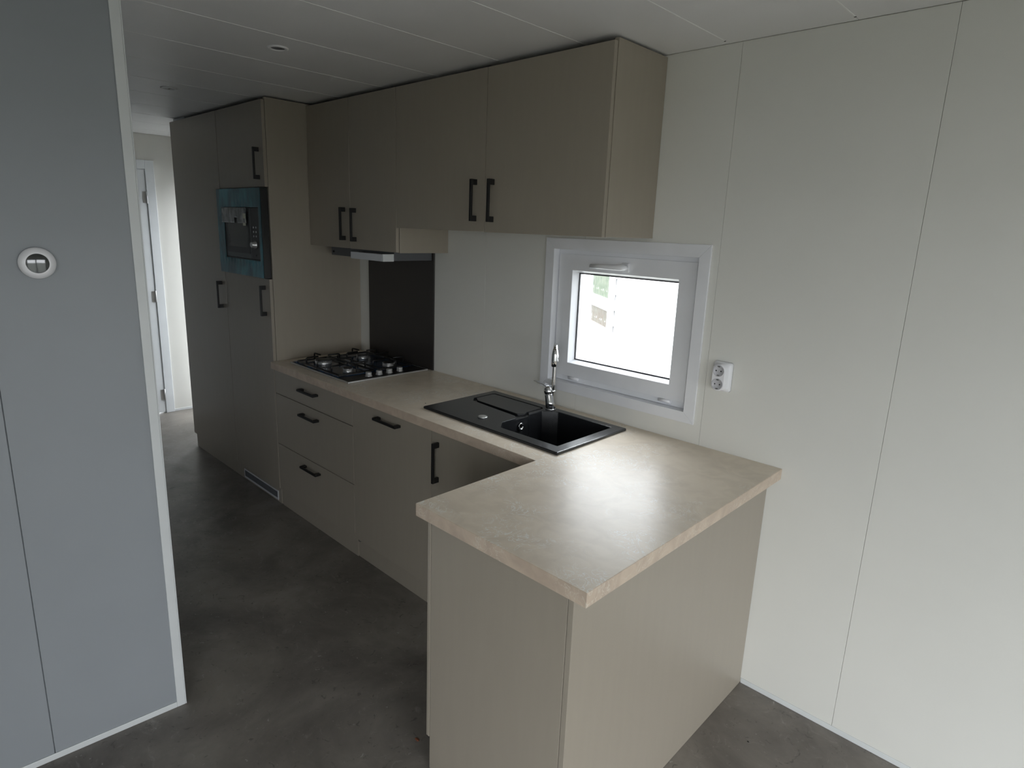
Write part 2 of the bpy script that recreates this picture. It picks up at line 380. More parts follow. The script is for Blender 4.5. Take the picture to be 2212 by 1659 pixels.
# corridor wall behind the partition, front wall, right wall with patio glazing
structure(box('wall_corridor', XE, -.285, -1.72, -1.62, .001, ZC-.001, GREY))
wf_ = sroot('wall_front')
QX0, QX1 = 2.2, 3.8
cells('wall_core', [XE-.1, QX0, QX1, XR+.12], [0, 2.06, ZC+.0118], lambda i, j: not (i == 1 and j == 0), YF-.12, YF-.002, 'xz', WALL, wf_)
w3 = sroot('window_3', ((QX0+QX1)/2, YF-.06, 0))
for a, b in ((QX0, (QX0+QX1)/2), ((QX0+QX1)/2, QX1)):
    ring('window_frame', a, b,   .002, 2.06, .065, YF-.09, YF-.03, 'xz', PVC, w3, bevel=.003)
    box('pane', a+.066, b-.066, YF-.061, YF-.055, .068, 2.06-.066, GLASS, w3)
GY0, GY1, GZ = -3.0, -1.0, 1.76
wr = sroot('wall_right')
cells('wall_core', [YF, GY0, GY1, 0.12], [0, GZ, ZC+.0118], lambda i, j: not (i == 1 and j == 0), XR+.002, XR+.12, 'yz', WALL, wr)
wd = sroot('window_2', (XR+.06, (GY0+GY1)/2, 0))
ymid = (GY0+GY1)/2
for k, (a, b) in enumerate(((GY0, ymid), (ymid, GY1))):
    ring('window_frame', a, b, .002, GZ, .065, XR+.03, XR+.09, 'yz', PVC, wd, bevel=.003)
    box('pane', XR+.055, XR+.061, a+.066, b-.066, .068, GZ-.066, GLASS, wd)
# hall glazed door
d2 = sroot('door_2', ((DX0+DX1)/2, .06, 0))
ring('door_frame', DX0, DX1, .002, DZ1, (.03, .03, .02, .04), .012, .07, 'xz', PVC, d2, bevel=.003)
ring('door_leaf', DX0+.031, DX1-.031, .024, DZ1-.042, (.05, .05, .10, .05), .016, .06, 'xz', PVC, d2, bevel=.003)
box('pane', DX0+.082, DX1-.082, .034, .040, .125, DZ1-.093, GLASS, d2)

# ------------------------------------------------------------------ kitchen window
w1 = sroot('window_1', (.44, 0, WZ0))
OX0, OX1, OZ0, OZ1 = .0372, .8386, .9873, 1.6802
def mitre(name, outer, inner, y0, y1, m, parent):   # four mitred boards each one piece
    (a0, a1, c0, c1), (b0, b1, e0, e1) = outer, inner; g = .0004
    for q in ([(a0, c0), (a1, c0), (b1, e0), (b0, e0)], [(a0, c1), (b0, e1), (b1, e1), (a1, c1)],
              [(a0, c0), (b0, e0), (b0, e1), (a0, c1)], [(a1, c0), (a1, c1), (b1, e1), (b1, e0)]):
        cx = sum(p[0] for p in q)/4; cz = sum(p[1] for p in q)/4
        q = [(p[0]+(cx-p[0])*g*2, p[1]+(cz-p[1])*g*2) for p in q]
        prism(name, q, y0, y1, m, parent, bevel=.0012, fn=lambda a, b, c: (a, c, b))
mitre('casing_board', (OX0, OX1, OZ0, OZ1), (WX0, WX1, WZ0, WZ1), -.009, -.0005, PVC, w1)
ring('reveal_lining', WX0-.002, WX1+.002, WZ0-.002, WZ1+.002, .0022, -.0088, .115, 'xz', PVC, w1)
ring('window_frame', WX0+.001, WX1-.001, WZ0+.001, WZ1-.001, (.024, .024, .024, .024), .030, .105, 'xz', PVC, w1, bevel=.002)
SX0, SX1, SZ0, SZ1 = .098, .776, 1.056, 1.612
GX0, GX1, GZ0, GZ1 = .186, .690, 1.131, 1.530
sash = mesh('sash', *(lambda: (
    [(x, y, z) for (x0, x1, z0, z1, y) in ((SX0, SX1, SZ0, SZ1, .021), (.174, .702, 1.119, 1.542, .021), (GX0, GX1, GZ0, GZ1, .056), (SX0, SX1, SZ0, SZ1, .090), (GX0, GX1, GZ0, GZ1, .090))
     for (x, z) in ((x0, z0), (x1, z0), (x1, z1), (x0, z1))],
    [(a*4+k, a*4+(k+1) % 4, b*4+(k+1) % 4, b*4+k) for a, b in ((0, 1), (1, 2), (0, 3), (3, 4), (4, 2)) for k in range(4)]))(), PVC, w1, bevel=.0015)
ring('gasket', GX0-.001, GX1+.001, GZ0-.001, GZ1+.001, .006, .0565, .0625, 'xz', RUBBER, w1)
box('pane', GX0+.001, GX1-.001, .063, .067, GZ0+.001, GZ1-.001, GLASS, w1)
box('pane', GX0+.001, GX1-.001, .078, .082, GZ0+.001, GZ1-.001, GLASS, w1)
hn = box('handle_rose', .437, .476, .008, .0208, 1.553, 1.590, PVC, w1, bevel=.004)
tube('handle_lever', [(.463, .011, 1.572), (.463, -.010, 1.572), (.459, -.018, 1.572), (.43, -.021, 1.571), (.36, -.021, 1.570), (.302, -.020, 1.568)], [.011, .011, .013, .012, .0105, .0095], PVC, w1, 12)
for hx in (.215, .690):
    tube('hinge', [(hx-.028, .020, 1.0495), (hx+.028, .020, 1.0495)], .0065, SOCKM, w1, 10)

# ------------------------------------------------------------------ handles
def vhandle(parent, xl, z0, z1, ydoor, dx=None):
    yb = ydoor-.035
    return boxes('handle', [(xl, xl+.012, yb, yb+.010, z0, z1), (xl, xl+.012, yb+.010, ydoor-.0003, z0, z0+.023), (xl, xl+.012, yb+.010, ydoor-.0003, z1-.023, z1)], BLACK, parent, bevel=.0012, label='black bar handle')
def hhandle(parent, x0, x1, zc, ydoor):
    yb = ydoor-.035; a, b = zc-.006, zc+.006
    return boxes('handle', [(x0, x1, yb, yb+.010, a, b), (x0, x0+.023, yb+.010, ydoor-.0003, a, b), (x1-.023, x1, yb+.010, ydoor-.0003, a, b)], BLACK, parent, bevel=.0012, label='black bar handle')
YD = -.595; YC = -.575          # base and tall door face, carcass face
ZW = .91; TW = .0393; ZB = ZW-TW
def door(parent, x0, x1, z0, z1, yf=YD, t=.0185, name='door'):
    return box(name, x0, x1, yf, yf+t, z0, z1, CAB, parent, bevel=.0012)
def carcass(parent, x0, x1, y0, y1, z0, z1, open_front=True):
    t = .018
    boxes('carcass', [(x0, x0+t, y0, y1, z0, z1), (x1-t, x1, y0, y1, z0, z1), (x0+t, x1-t, y0, y1, z0, z0+t), (x0+t, x1-t, y0, y1, z1-t, z1), (x0+t, x1-t, y1-.008, y1, z0+t, z1-t)], CAB, parent)

# tall larder unit
t = thing('tall_cabinet', 'tall beige larder cabinet at the far left end with one full height door', 'cabinet', (-2.515, -.3, 0))
carcass(t, -2.905, -2.1265, YC, -.003, .10, 2.335)
box('plinth', -2.905, -2.1265, YC-.003, YC+.015, .0008, .099, CAB, t)
d = door(t, -2.905, -2.1265, .112, 2.340); vhandle(d, -2.196, 1.148, 1.321, YD)
box('filler_strip', -2.905, -2.70, -.57, -.555, 2.3355, 2.3605, TRIM, t, label='white filler strip above the door')
# oven tower
t = thing('tall_cabinet', 'tall beige cabinet housing the built-in microwave between two doors', 'cabinet', (-1.815, -.3, 0))
MZ0, MZ1 = 1.388, 1.886
X0, X1 = -2.1225, -1.5085
boxes('carcass', [(X0, X0+.018, YC, -.003, .10, 2.335), (X0+.018, X1-.018, YC, -.003, .10, .118), (X0+.018, X1-.018, YC, -.003, 2.317, 2.335),
                  (X0+.018, X1-.018, YC, -.003, MZ0-.024, MZ0-.006), (X0+.018, X1-.018, YC, -.003, MZ1+.004, MZ1+.022), (X0+.018, X1-.018, -.011, -.003, .118, 2.317)], CAB, t)
box('side_panel', X1-.0175, X1, YC-.0005, -.001, .001, 2.353, CAB, t, bevel=.001)
box('plinth', X0, X1-.018, YC-.003, YC+.015, .0008, .099, CAB, t)
d = door(t, X0, X1-.004, .112, MZ0-.004); vhandle(d, -1.575, 1.170, 1.344, YD)
d = door(t, X0, X1-.004, MZ1+.004, 2.340); vhandle(d, -1.574, 1.929, 2.098, YD)
vg = ring('vent_grille', -2.055, -1.565, .012, .074, (.010, .010, .012, .008), YC-.008, YC-.0033, 'xz', HOODW, t, bevel=.001, label='pale plastic vent grille')
box('grille_backing', -2.046, -1.574, YC-.0045, YC-.0036, .023, .067, HOLE, vg)
nb = 44
for k in range(nb):
    x = -2.043+k*(.468/(nb-1)); box('grille_bar', x-.0022, x+.0022, YC-.0075, YC-.0046, .022, .068, HOODG, vg)
box('grille_bar', -2.046, -1.574, YC-.0078, YC-.0046, .0435, .0465, HOODG, vg)

# microwave
t = thing('microwave', 'built-in microwave with wrinkled teal protective film in the tall cabinet', 'microwave', (-1.80, -.45, MZ0))
box('housing', -2.08, -1.55, -.58, -.15, MZ0+.02, MZ1-.02, DKSTEEL, t)
FX0, FX1 = -2.112, -1.513; yf0, yf1 = -.621, -.5815
ix0, ix1, iz0, iz1 = -2.014, -1.565+.055, 1.488, 1.778
ix0, ix1 = -2.012, -1.548
ring('frame', FX0, FX1, MZ0+.001, MZ1-.001, (ix0-FX0, FX1-ix1, iz0-MZ0-.001, MZ1-.001-iz1), yf0, yf1, 'xz', ENAMEL, t, bevel=.001)
def wrinkled(name, x0, x1, z0, z1, y, m, parent, amp=.0012, nx=60, nz=20, hole=None, seed=0, label=None):
    rr = random.Random(seed); ph = [rr.random()*6 for _ in range(6)]; V, F = [], []
    for j in range(nz+1):
        for i in range(nx+1):
            x = x0+(x1-x0)*i/nx; z = z0+(z1-z0)*j/nz
            q = math.sin(x*150+ph[0]+3*math.sin(z*18+ph[1]))*.5+math.sin(x*290+ph[2]+z*40)*.25+math.sin(z*90+x*30+ph[3])*.35
            
            if hole: q *= .15+1.5*math.exp(-((z-hole[2]+.012)/.022)**2)*abs(math.sin(x*11+1))+1.3*math.exp(-((z-hole[3]-.015)/.025)**2)*math.exp(-((x-x0-.33)/.06)**2)
            V.append((x, y-amp*(1+q), z))
    for j in range(nz):
        for i in range(nx):
            xc = x0+(x1-x0)*(i+.5)/nx; zc = z0+(z1-z0)*(j+.5)/nz
            if hole and hole[0] < xc < hole[1] and hole[2] < zc < hole[3]: continue
            a = j*(nx+1)+i; F.append((a, a+1, a+nx+2, a+nx+1))
    o = mesh(name, V, F, m, parent, smooth=True, label=label)
    md = o.modifiers.new('thickness', 'SOLIDIFY'); md.thickness = .0003; md.offset = 1; return o
wrinkled('protective_film', FX0+.001, FX1-.001, MZ0+.002, MZ1-.002, yf0-.0006, TEAL, t, .0028, 110, 90, (ix0-.004, ix1+.004, iz0-.003, iz1+.003), 3, label='wrinkled teal film on the frame')
bd = box('door', ix0+.002, ix1-.118, yf0+.001, yf0+.030, iz0+.002, iz1-.002, DKSTEEL, t, bevel=.002)
ring('door_border', ix0+.020, ix1-.132, iz0+.030, iz1-.022, (.030, .026, .034, .030), yf0-.0008, yf0+.0009, 'xz', ENAMEL, bd)
box('door_glass', ix0+.050, ix1-.158, yf0-.0004, yf0+.0009, iz0+.064, iz1-.052, SCREEN, bd)
cp = box('control_panel', ix1-.116, ix1-.002, yf0+.001, yf0+.030, iz0+.002, iz1-.002, ENAMEL, t, bevel=.002)
for k in range(3):
    for q in range(2):
        lathe('button', (ix1-.078+q*.032, yf0+.0008, 1.668-k*.0245), (0, -1, 0), [(.0055, 0), (.0055, .0012), (.004, .0016)], HOODW, cp, 12)
lathe('knob', (ix1-.058, yf0+.0008, 1.572), (0, -1, 0), [(.022, 0), (.022, .006), (.017, .010), (.015, .026), (.013, .028)], STEEL, cp, 24)
lathe('button', (ix1-.058, yf0+.0008, 1.512), (0, -1, 0), [(.006, 0), (.006, .0012)], HOLE, cp, 12)
wrinkled('clear_film', ix0-.028, ix1-.150, iz1-.088, iz1-.001, yf0-.004, PLASTIC, t, .002, 40, 14, (ix0+.150, ix0+.196, iz1-.10, iz1-.055), 8, label='crumpled clear plastic film')
box('sticker', ix1-.192, ix1-.155, yf0-.0085, yf0-.008, iz1-.102, iz1-.034, STICK, t, label='small pale energy label')
box('sticker_print', ix1-.186, ix1-.161, yf0-.0088, yf0-.0084, iz1-.086, iz1-.062, PLUG, t)

# base units
t = thing('base_cabinet', 'beige base cabinet with three drawers under the hob', 'cabinet', (-1.09, -.3, 0))
X0, X1 = -1.504, -.6735
carcass(t, X0, X1, YC, -.003, .10, ZB-.002); box('plinth', X0, X1, YC-.003, YC+.015, .0008, .099, CAB, t)
for z0, z1, hz in ((.724, ZB-.006, .809), (.411, .720, .667), (.115, .407, .360)):
    d = door(t, X0+.001, X1-.001, z0, z1, name='drawer'); hhandle(d, -1.182, -1.006, hz, YD)
t = thing('base_cabinet', 'beige base cabinet with one full door and horizontal handle beside the drawers', 'cabinet', (-.36, -.3, 0))
X0, X1 = -.6705, -.0545
carcass(t, X0, X1, YC, -.003, .10, ZB-.002); box('plinth', X0, X1, YC+.003, YC+.018, .0008, .099, CAB, t)
d = door(t, X0+.001, X1-.001, .115, ZB-.006); hhandle(d, -.452, -.272, .822, YD)
box('plinth_clip', X0+.006, X0+.022, YC-.006, YC+.002, .092, .106, CABIN, t, label='dark plinth clip')
t = thing('base_cabinet', 'beige corner base cabinet with vertical handle in the inner corner under the sink', 'cabinet', (.26, -.3, 0))
X0, X1 = -.0515, .598
boxes('carcass', [(X0, X0+.018, YC, -.003, .10, .70), (X1-.018, X1, YC, -.003, .10, .70), (X0+.018, X1-.018, YC, -.003, .10, .118), (X0+.018, X1-.018, -.011, -.003, .118, .70), (X0, X1, YC, YC+.018, .74, ZB-.002)], CAB, t); box('plinth', X0, X1, YC+.003, YC+.018, .0008, .099, CAB, t)
d = door(t, X0+.001, X1-.03, .115, ZB-.006); vhandle(d, -.012, .640, .820, YD)
# peninsula unit
t = thing('peninsula_cabinet', 'beige peninsula cabinet with plain end and back panels facing the room', 'cabinet', (.88, -.7, 0))
PX0, PX1 = .618, 1.149; PY = -1.138
boxes('carcass', [(PX0+.003, PX1-.02, -1.119, -.602, .10, .118), (PX0+.003, PX1-.02, -1.119, -.602, ZB-.022, ZB-.003), (PX0+.003, PX1-.02, -.618, -.600, .118, ZB-.022)], CAB, t)
box('plinth', PX0+.045, PX0+.06, -1.118, -.60, .001, .099, CAB, t)
box('end_panel', PX0, PX1-.0185, PY, PY+.018, .0008, ZB-.0012, CAB, t, bevel=.001)
box('back_panel', PX1-.0165, PX1, PY, -.002, .0008, ZB-.0012, CAB, t, bevel=.001)
box('door', .602, .6155, PY-.0005, -.622, .118, ZB-.006, CAB, t, bevel=.001)

# wall units
YU = -.338
t = thing('wall_cabinet', 'deeper hung beige two-door wall cabinet above the hob, beside the tall units', 'cabinet', (-1.08, -.16, 1.577))
X0, X1 = -1.5035, -.6575
carcass(t, X0, X1-.0185, YU+.022, -.003, 1.577, 2.335)
box('side_panel', X1-.0175, X1, YU+.0225, -.001, 1.5735, 2.345, CAB, t, bevel=.001)
d = door(t, X0, -1.0715, 1.579, 2.341, YU); vhandle(d, -1.129, 1.620, 1.793, YU)
d = door(t, -1.0685, X1-.001, 1.577, 2.341, YU); vhandle(d, -1.023, 1.617, 1.789, YU)
t = thing('wall_cabinet', 'wide beige two-door wall cabinet above the kitchen window', 'cabinet', (-.04, -.16, 1.695))
X0, X1 = -.6545, .5815
carcass(t, X0, X1-.0185, YU+.022, -.003, 1.697, 2.335)
box('side_panel', X1-.0175, X1, YU+.0205, -.001, 1.6945, 2.353, CAB, t, bevel=.001)
d = door(t, X0, -.0335, 1.696, 2.341, YU); vhandle(d, -.091, 1.738, 1.910, YU)
d = door(t, -.0305, X1-.002, 1.694, 2.341, YU); vhandle(d, .0135, 1.736, 1.908, YU)

# ------------------------------------------------------------------ worktop
SKX0, SKX1, SKY0, SKY1 = -.2054, .5781, -.5193, -.0701
WXL, WXR, WXD, WYF, WYP = -1.5045, 1.1922, .5592, -.6162, -1.1507
t = thing('worktop', 'beige stone-look L-shaped worktop with pinkish edge band on the base cabinets', 'worktop', (.1, -.35, ZB))
e = .0012
cells('slab', [WXL, SKX0+.02, SKX1-.02, WXD+e, WXR-e], [WYP+e, WYF+e, SKY0+.02, SKY1-.02, -.0015],
      lambda i, j: (j > 0 or i == 3) and not (i == 1 and j == 2), ZB, ZW, 'xy', TOPM, t) if SKX1-.02 < WXD else \
cells('slab', [WXL, SKX0+.02, WXD+e, SKX1-.01+.0, WXR-e], [WYP+e, WYF+e, SKY0+.02, SKY1-.02, -.0015],
      lambda i, j: (j > 0 or i >= 2) and not (i == 1 and j == 2), ZB, ZW, 'xy', TOPM, t)
box('edge_band', WXL, WXD+e, WYF, WYF+e*.95, ZB, ZW-.0006, EDGEM, t)
box('edge_band', WXD, WXD+e*.95, WYP, WYF-.0001, ZB, ZW-.0006, EDGEM, t)
box('edge_band', WXD, WXR, WYP, WYP+e*.95, ZB, ZW-.0006, EDGEM, t)
box('edge_band', WXR-e*.95, WXR, WYP+e, -.0015, ZB, ZW-.0006, EDGEM, t)

# splash panel
tsp = box('splash_panel', -1.401, -.766, -.0088, -.0006, ZW+.001, 1.585, SPLASH, bevel=.001)
props(tsp, 'dark grey splashback panel on the wall behind the hob', 'splashback')
# cooker hood
t = thing('cooker_hood', 'slim grey cooker hood with white front strip under the wall cabinet', 'cooker hood', (-1.09, -.15, 1.52))
box('body', -1.40, -.780, -.262, -.012, 1.5275, 1.5725, HOODG, t, bevel=.002)
box('front_strip', -1.085, -.792, -.331, -.263, 1.525, 1.562, HOODW, t, bevel=.002, label='white front strip')
box('end_cap', -.7915, -.7795, -.331, -.263, 1.5245, 1.563, TRIM, t, bevel=.002)
lathe('button', (-1.37, -.263, 1.548), (0, -1, 0), [(.006, 0), (.006, .005)], HOLE, t, 12)
boxes('filter_mesh', [(-1.36+k*.036, -1.34+k*.036, -.24, -.04, 1.5255, 1.527) for k in range(15)], STEEL, t)

# ------------------------------------------------------------------ hob
HX0, HX1, HY0, HY1 = -1.4076, -.7881, -.5450, -.0260
t = thing('gas_hob', 'four-burner gas hob with blue protective film on the worktop', 'hob', ((HX0+HX1)/2, (HY0+HY1)/2, ZW))
Zh = ZW+.0085
ring('steel_rim', HX0, HX1, HY0, HY1, .007, ZW+.0005, Zh, 'xy', STEEL, t, bevel=.0015)
box('hob_plate', HX0+.0075, HX1-.0075, HY0+.0075, HY1-.0075, ZW+.0008, Zh-.0005, ENAMEL, t)
fo = wrinkled
def hfilm(x0, x1, y0, y1, seed):
    rr = random.Random(seed); ph = [rr.random()*6 for _ in range(4)]; V, F = [], []; nx = ny = 40
    for j in range(ny+1):
        for i in range(nx+1):
            x = x0+(x1-x0)*i/nx; y = y0+(y1-y0)*j/ny
            q = math.sin(x*90+ph[0]+2*math.sin(y*40))*.5+math.sin(y*110+ph[1]+x*60)*.5
            V.append((x, y, Zh+.0004+.0006*(1+q)))
    for j in range(ny):
        for i in range(nx):
            a = j*(nx+1)+i; F.append((a, a+1, a+nx+2, a+nx+1))
    o = mesh('protective_film', V, F, NAVY, t, smooth=True, label='wrinkled blue film'); 
    md = o.modifiers.new('thickness', 'SOLIDIFY'); md.thickness = .0002; md.offset = -1
hfilm(HX0+.012, HX1-.115, HY0+.012, HY1-.012, 1)
def burner(x, y, r):
    b = lathe('burner', (x, y, Zh+.002), (0, 0, 1), [(r*1.02, -.0015), (r*1.02, .003), (r*1.0, .016), (r*.9, .017)], STEEL, t, 36, label='burner ring')
    teeth = []
    for k in range(28):
        a = 2*math.pi*k/28; teeth.append(a)
    V, F = [], []
    for a in teeth:
        c, s = math.cos(a), math.sin(a); w = r*.055
        q0 = len(V)
        for rr_, zz in ((r*.97, .016), (r*1.015, .016), (r*1.015, .0225), (r*.97, .0225)):
            for sg in (-1, 1): V.append((x+c*rr_-s*w*sg, y+s*rr_+c*w*sg, Zh+.002+zz))
        F += [tuple(q0+i for i in f) for f in ((0, 1, 3, 2), (2, 3, 5, 4), (4, 5, 7, 6), (6, 7, 1, 0), (0, 2, 4, 6), (1, 7, 5, 3))]
    o = mesh('burner_teeth', V, F, STEEL, b); o['kind'] = 'stuff'
    lathe('burner_cap', (x, y, Zh+.018), (0, 0, 1), [(r*.95, 0), (r*.97, .003), (r*.93, .0075), (r*.5, .009)], ENAMEL, b, 32)
BR = [(-1.253, -.420, .046), (-1.245, -.165, .034), (-.985, -.425, .026), (-.975, -.165, .034)]
for b in BR: burner(*b)
def grate(y0, y1, ys):
    xa, xb = -1.352, -.905; zl, zt = Zh+.012, Zh+.046; r = .0044; P = []
    g = bpy.data.objects.new('pan_support', None)
    V, F = [], []
    def wire(pts):
        Pn = [Vector(p) for p in pts]; n = 8; base = len(V); u = v = None
        for i, p in enumerate(Pn):
            d = Pn[min(i+1, len(Pn)-1)]-Pn[max(i-1, 0)]
            if d.length < 1e-9: d = Vector((0, 0, 1))
            d.normalize(); u, v = frame_of(d) if u is None else ((u-d*u.dot(d)).normalized(), None); v = d.cross(u)
            for k in range(n):
                a = 2*math.pi*k/n; V.append(p+(u*math.cos(a)+v*math.sin(a))*r)
        for i in range(len(Pn)-1):
            for k in range(n): F.append((base+i*n+k, base+i*n+(k+1) % n, base+(i+1)*n+(k+1) % n, base+(i+1)*n+k))
        F.append(tuple(base+k for k in range(n))); F.append(tuple(base+(len(Pn)-1)*n+k for k in range(n)))
    wire([(xa, y0, zl), (xb, y0, zl)]); wire([(xa, y1, zl), (xb, y1, zl)]); wire([(xa, y0, zl), (xa, y1, zl)]); wire([(xb, y0, zl), (xb, y1, zl)])
    for x in (xa, xb):
        for y in (y0, y1): wire([(x, y, zl), (x, y, Zh+.0015)])
    yc = (y0+y1)/2; xm = (xa+xb)/2
    def finger(px, py, qx, qy):
        k = .10
        wire([(px, py, zl), (px, py, zt-.006), (px+(qx-px)*k*.4, py+(qy-py)*k*.4, zt-.0015), (px+(qx-px)*k, py+(qy-py)*k, zt), (qx, qy, zt)])
    for bx, xe in ((ys[0], xa), (ys[1], xb)):
        finger(xe, yc, bx+(xe-bx)*.32, yc)
        for yy in (y0, y1): finger(bx, yy, bx, yc+(yy-yc)*.30)
    wire([(ys[0]+.045, yc, zt), (ys[1]-.045, yc, zt)]); wire([(xm, y0, zl), (xm, y0, zt), (xm, y1, zt), (xm, y1, zl)])
    o = mesh('pan_support', V, F, ENAMEL, t, smooth=True, label='black wire pan support')
grate(-.525, -.315, (-1.253, -.985)); grate(-.270, -.062, (-1.245, -.975))
for y in (-.390, -.323, -.257, -.187):
    lathe('knob', (-.838, y, Zh+.0005), (0, 0, 1), [(.019, 0), (.019, .004), (.0165, .005), (.0165, .021), (.015, .023), (.002, .0232)], CHROME if False else STEEL, t, 28)

# ------------------------------------------------------------------ sink
t = thing('sink', 'black composite sink with drainer set into the worktop under the window', 'sink', ((SKX0+SKX1)/2, (SKY0+SKY1)/2, ZW))
ZR = ZW+.011; ZD = ZW+.0015
U = [(.186, -.243), (.186, -.156), (.245, -.110), (.530, -.112), (.530, -.462), (.235, -.467), (.186, -.41), (.186, -.325),
     (.158, -.303), (-.133, -.280), (-.166, -.245), (-.166, -.122), (-.158, -.112), (.150, -.112), (.163, -.122), (.163, -.222)]
bm = bmesh.new(); off = Vector(t.location)
def addv(x, y, z): return bm.verts.new(Vector((x, y, z))-off)
o1 = [addv(x, y, ZR) for x, y in ((SKX0+.002, SKY0+.002), (SKX1-.002, SKY0+.002), (SKX1-.002, SKY1-.002), (SKX0+.002, SKY1-.002))]
o2 = [addv(x, y, ZR-.003) for x, y in ((SKX0, SKY0), (SKX1, SKY0), (SKX1, SKY1), (SKX0, SKY1))]
o3 = [addv(x, y, ZW+.0004) for x, y in ((SKX0, SKY0), (SKX1, SKY0), (SKX1, SKY1), (SKX0, SKY1))]
for A, B in ((o1, o2), (o2, o3)):
    for k in range(4): bm.faces.new((A[k], A[(k+1) % 4], B[(k+1) % 4], B[k]))
uv = [addv(x, y, ZR) for x, y in U]
es = [bm.edges.get((o1[k], o1[(k+1) % 4])) for k in range(4)]+[bm.edges.new((uv[k], uv[(k+1) % len(uv)])) for k in range(len(uv))]
bmesh.ops.triangle_fill(bm, edges=es, use_beauty=True)
# recess floor: vertices 7..15 + 0, chained ; bowl: 0..7
rec = list(range(7, 16))+[0]
low = {k: addv(U[k][0]+(.0), U[k][1], ZD) for k in rec}
for a, b in zip(rec[:-1], rec[1:]): bm.faces.new((uv[a], uv[b], low[b], low[a]))
bm.faces.new([low[k] for k in rec])
ZBt = ZW-.165
cx, cy = .362, -.287
bot = [addv(cx+(U[k][0]-cx)*.93, cy+(U[k][1]-cy)*.93, ZBt) for k in range(8)]
for k in range(7): bm.faces.new((uv[k], uv[k+1], bot[k+1], bot[k]))
bm.faces.new((low[7], low[0], bot[0], bot[7]))
bm.faces.new(bot)
bmesh.ops.recalc_face_normals(bm, faces=bm.faces)
be = [e for e in bm.edges if len(e.link_faces) == 2 and e.calc_face_angle(0) > .6]
bmesh.ops.bevel(bm, geom=be, offset=.0025, segments=2, profile=.5, affect='EDGES', clamp_overlap=True)
me = bpy.data.meshes.new('basin'); bm.to_mesh(me); bm.free(); me.materials.append(SINKM)
o = bpy.data.objects.new('basin', me); COL.objects.link(o); o.parent = t
prism('drainer_panel', [(-.122, -.262), (.148, -.274), (.166, -.247), (.155, -.222), (.155, -.126), (.147, -.119), (-.150, -.119), (-.158, -.129), (-.158, -.236)], ZD+.0002, ZR-.0006, SINKM, t, bevel=.0015)
lathe('waste_control', (.088, -.430, ZR), (0, 0, 1), [(.021, .0004), (.0215, .003), (.019, .0055), (.003, .006)], STEEL, t, 32, label='round steel plug control cap')
lathe('drain', (cx, cy, ZBt+.0005), (0, 0, 1), [(.045, 0), (.045, .003), (.038, .0035), (.034, .001), (.01, .001)], CHROME, t, 28)
ov = lathe('overflow', (.1935, -.300, ZR-.042), (1, 0, .12), [(.016, 0), (.016, .003), (.012, .004), (.011, .002), (.004, .002)], CHROME, t, 24, label='chrome overflow ring')

# ------------------------------------------------------------------ faucet
fx, fy = .193, -.104
t = thing('faucet', 'chrome kitchen tap with lever and tall spout behind the sink bowl', 'tap', (fx, fy, ZR))
lathe('base_ring', (fx, fy, ZR), (0, 0, 1), [(.0235, .0002), (.0235, .004), (.021, .006)], CHROME, t, 28)
tube('body', [(fx, fy, ZR+.003), (fx-.008, fy+.002, ZR+.03), (fx-.017, fy+.004, ZR+.062), (fx-.018, fy+.004, ZR+.070)], [.0225, .0205, .0195, .0185], CHROME, t, 24)
hx, hy, hz = fx-.019, fy+.004, ZR+.071
tube('cap', [(hx, hy, hz), (hx-.002, hy, hz+.006), (hx-.005, hy, hz+.022), (hx-.009, hy, hz+.030)], [.0195, .021, .020, .012], CHROME, t, 24)
lv = [(hx+.004, hy, hz+.018), (hx-.004, hy, hz+.031), (hx-.03, hy, hz+.036), (hx-.062, hy, hz+.036), (hx-.090, hy, hz+.040)]
V, F = [], []
for i, (x, y, z) in enumerate(lv):
    wdt = (.017, .016, .012, .009, .006)[i]; th = .0034
    V += [(x, y-wdt, z), (x, y+wdt, z), (x, y+wdt, z+th), (x, y-wdt, z+th)]
for i in range(len(lv)-1):
    for k in range(4): F.append((i*4+k, i*4+(k+1) % 4, i*4+4+(k+1) % 4, i*4+4+k))
F += [(0, 1, 2, 3), tuple(len(V)-4+k for k in range(4))]
mesh('lever', V, F, CHROME, t, bevel=.0006)
sp = [(fx-.012, -.098, ZR+.050), (fx-.006, -.092, ZR+.062), (fx-.003, -.090, ZR+.085), (fx-.001, -.090, ZR+.13), (fx, -.090, ZR+.20)]
dirx, diry = .62, -.78
for k in range(0, 9):
    a = math.pi*k/8; rr_ = .052
    q = rr_*(1-math.cos(a)); sp.append((fx+dirx*q, -.090+diry*q, 1.190+rr_*.62*math.sin(a)))
tube('spout', sp, [.0098]*5+[.0095]*9, CHROME, t, 16)
q = .104; ex, ey = fx+dirx*q, -.090+diry*q
tube('spray_head', [(ex-.004, ey+.005, 1.218), (ex-.001, ey+.001, 1.205), (ex, ey, 1.19), (ex+.0, ey, 1.165), (ex-.001, ey, 1.142), (ex-.001, ey, 1.139)], [.0095, .0125, .0145, .0148, .0138, .0115], CHROME, t, 18)
lathe('collar', (fx-.003, -.0905, ZR+.078), (0, 0, 1), [(.0125, 0), (.0135, .002), (.0135, .008), (.0115, .010)], CHROME, t, 20)

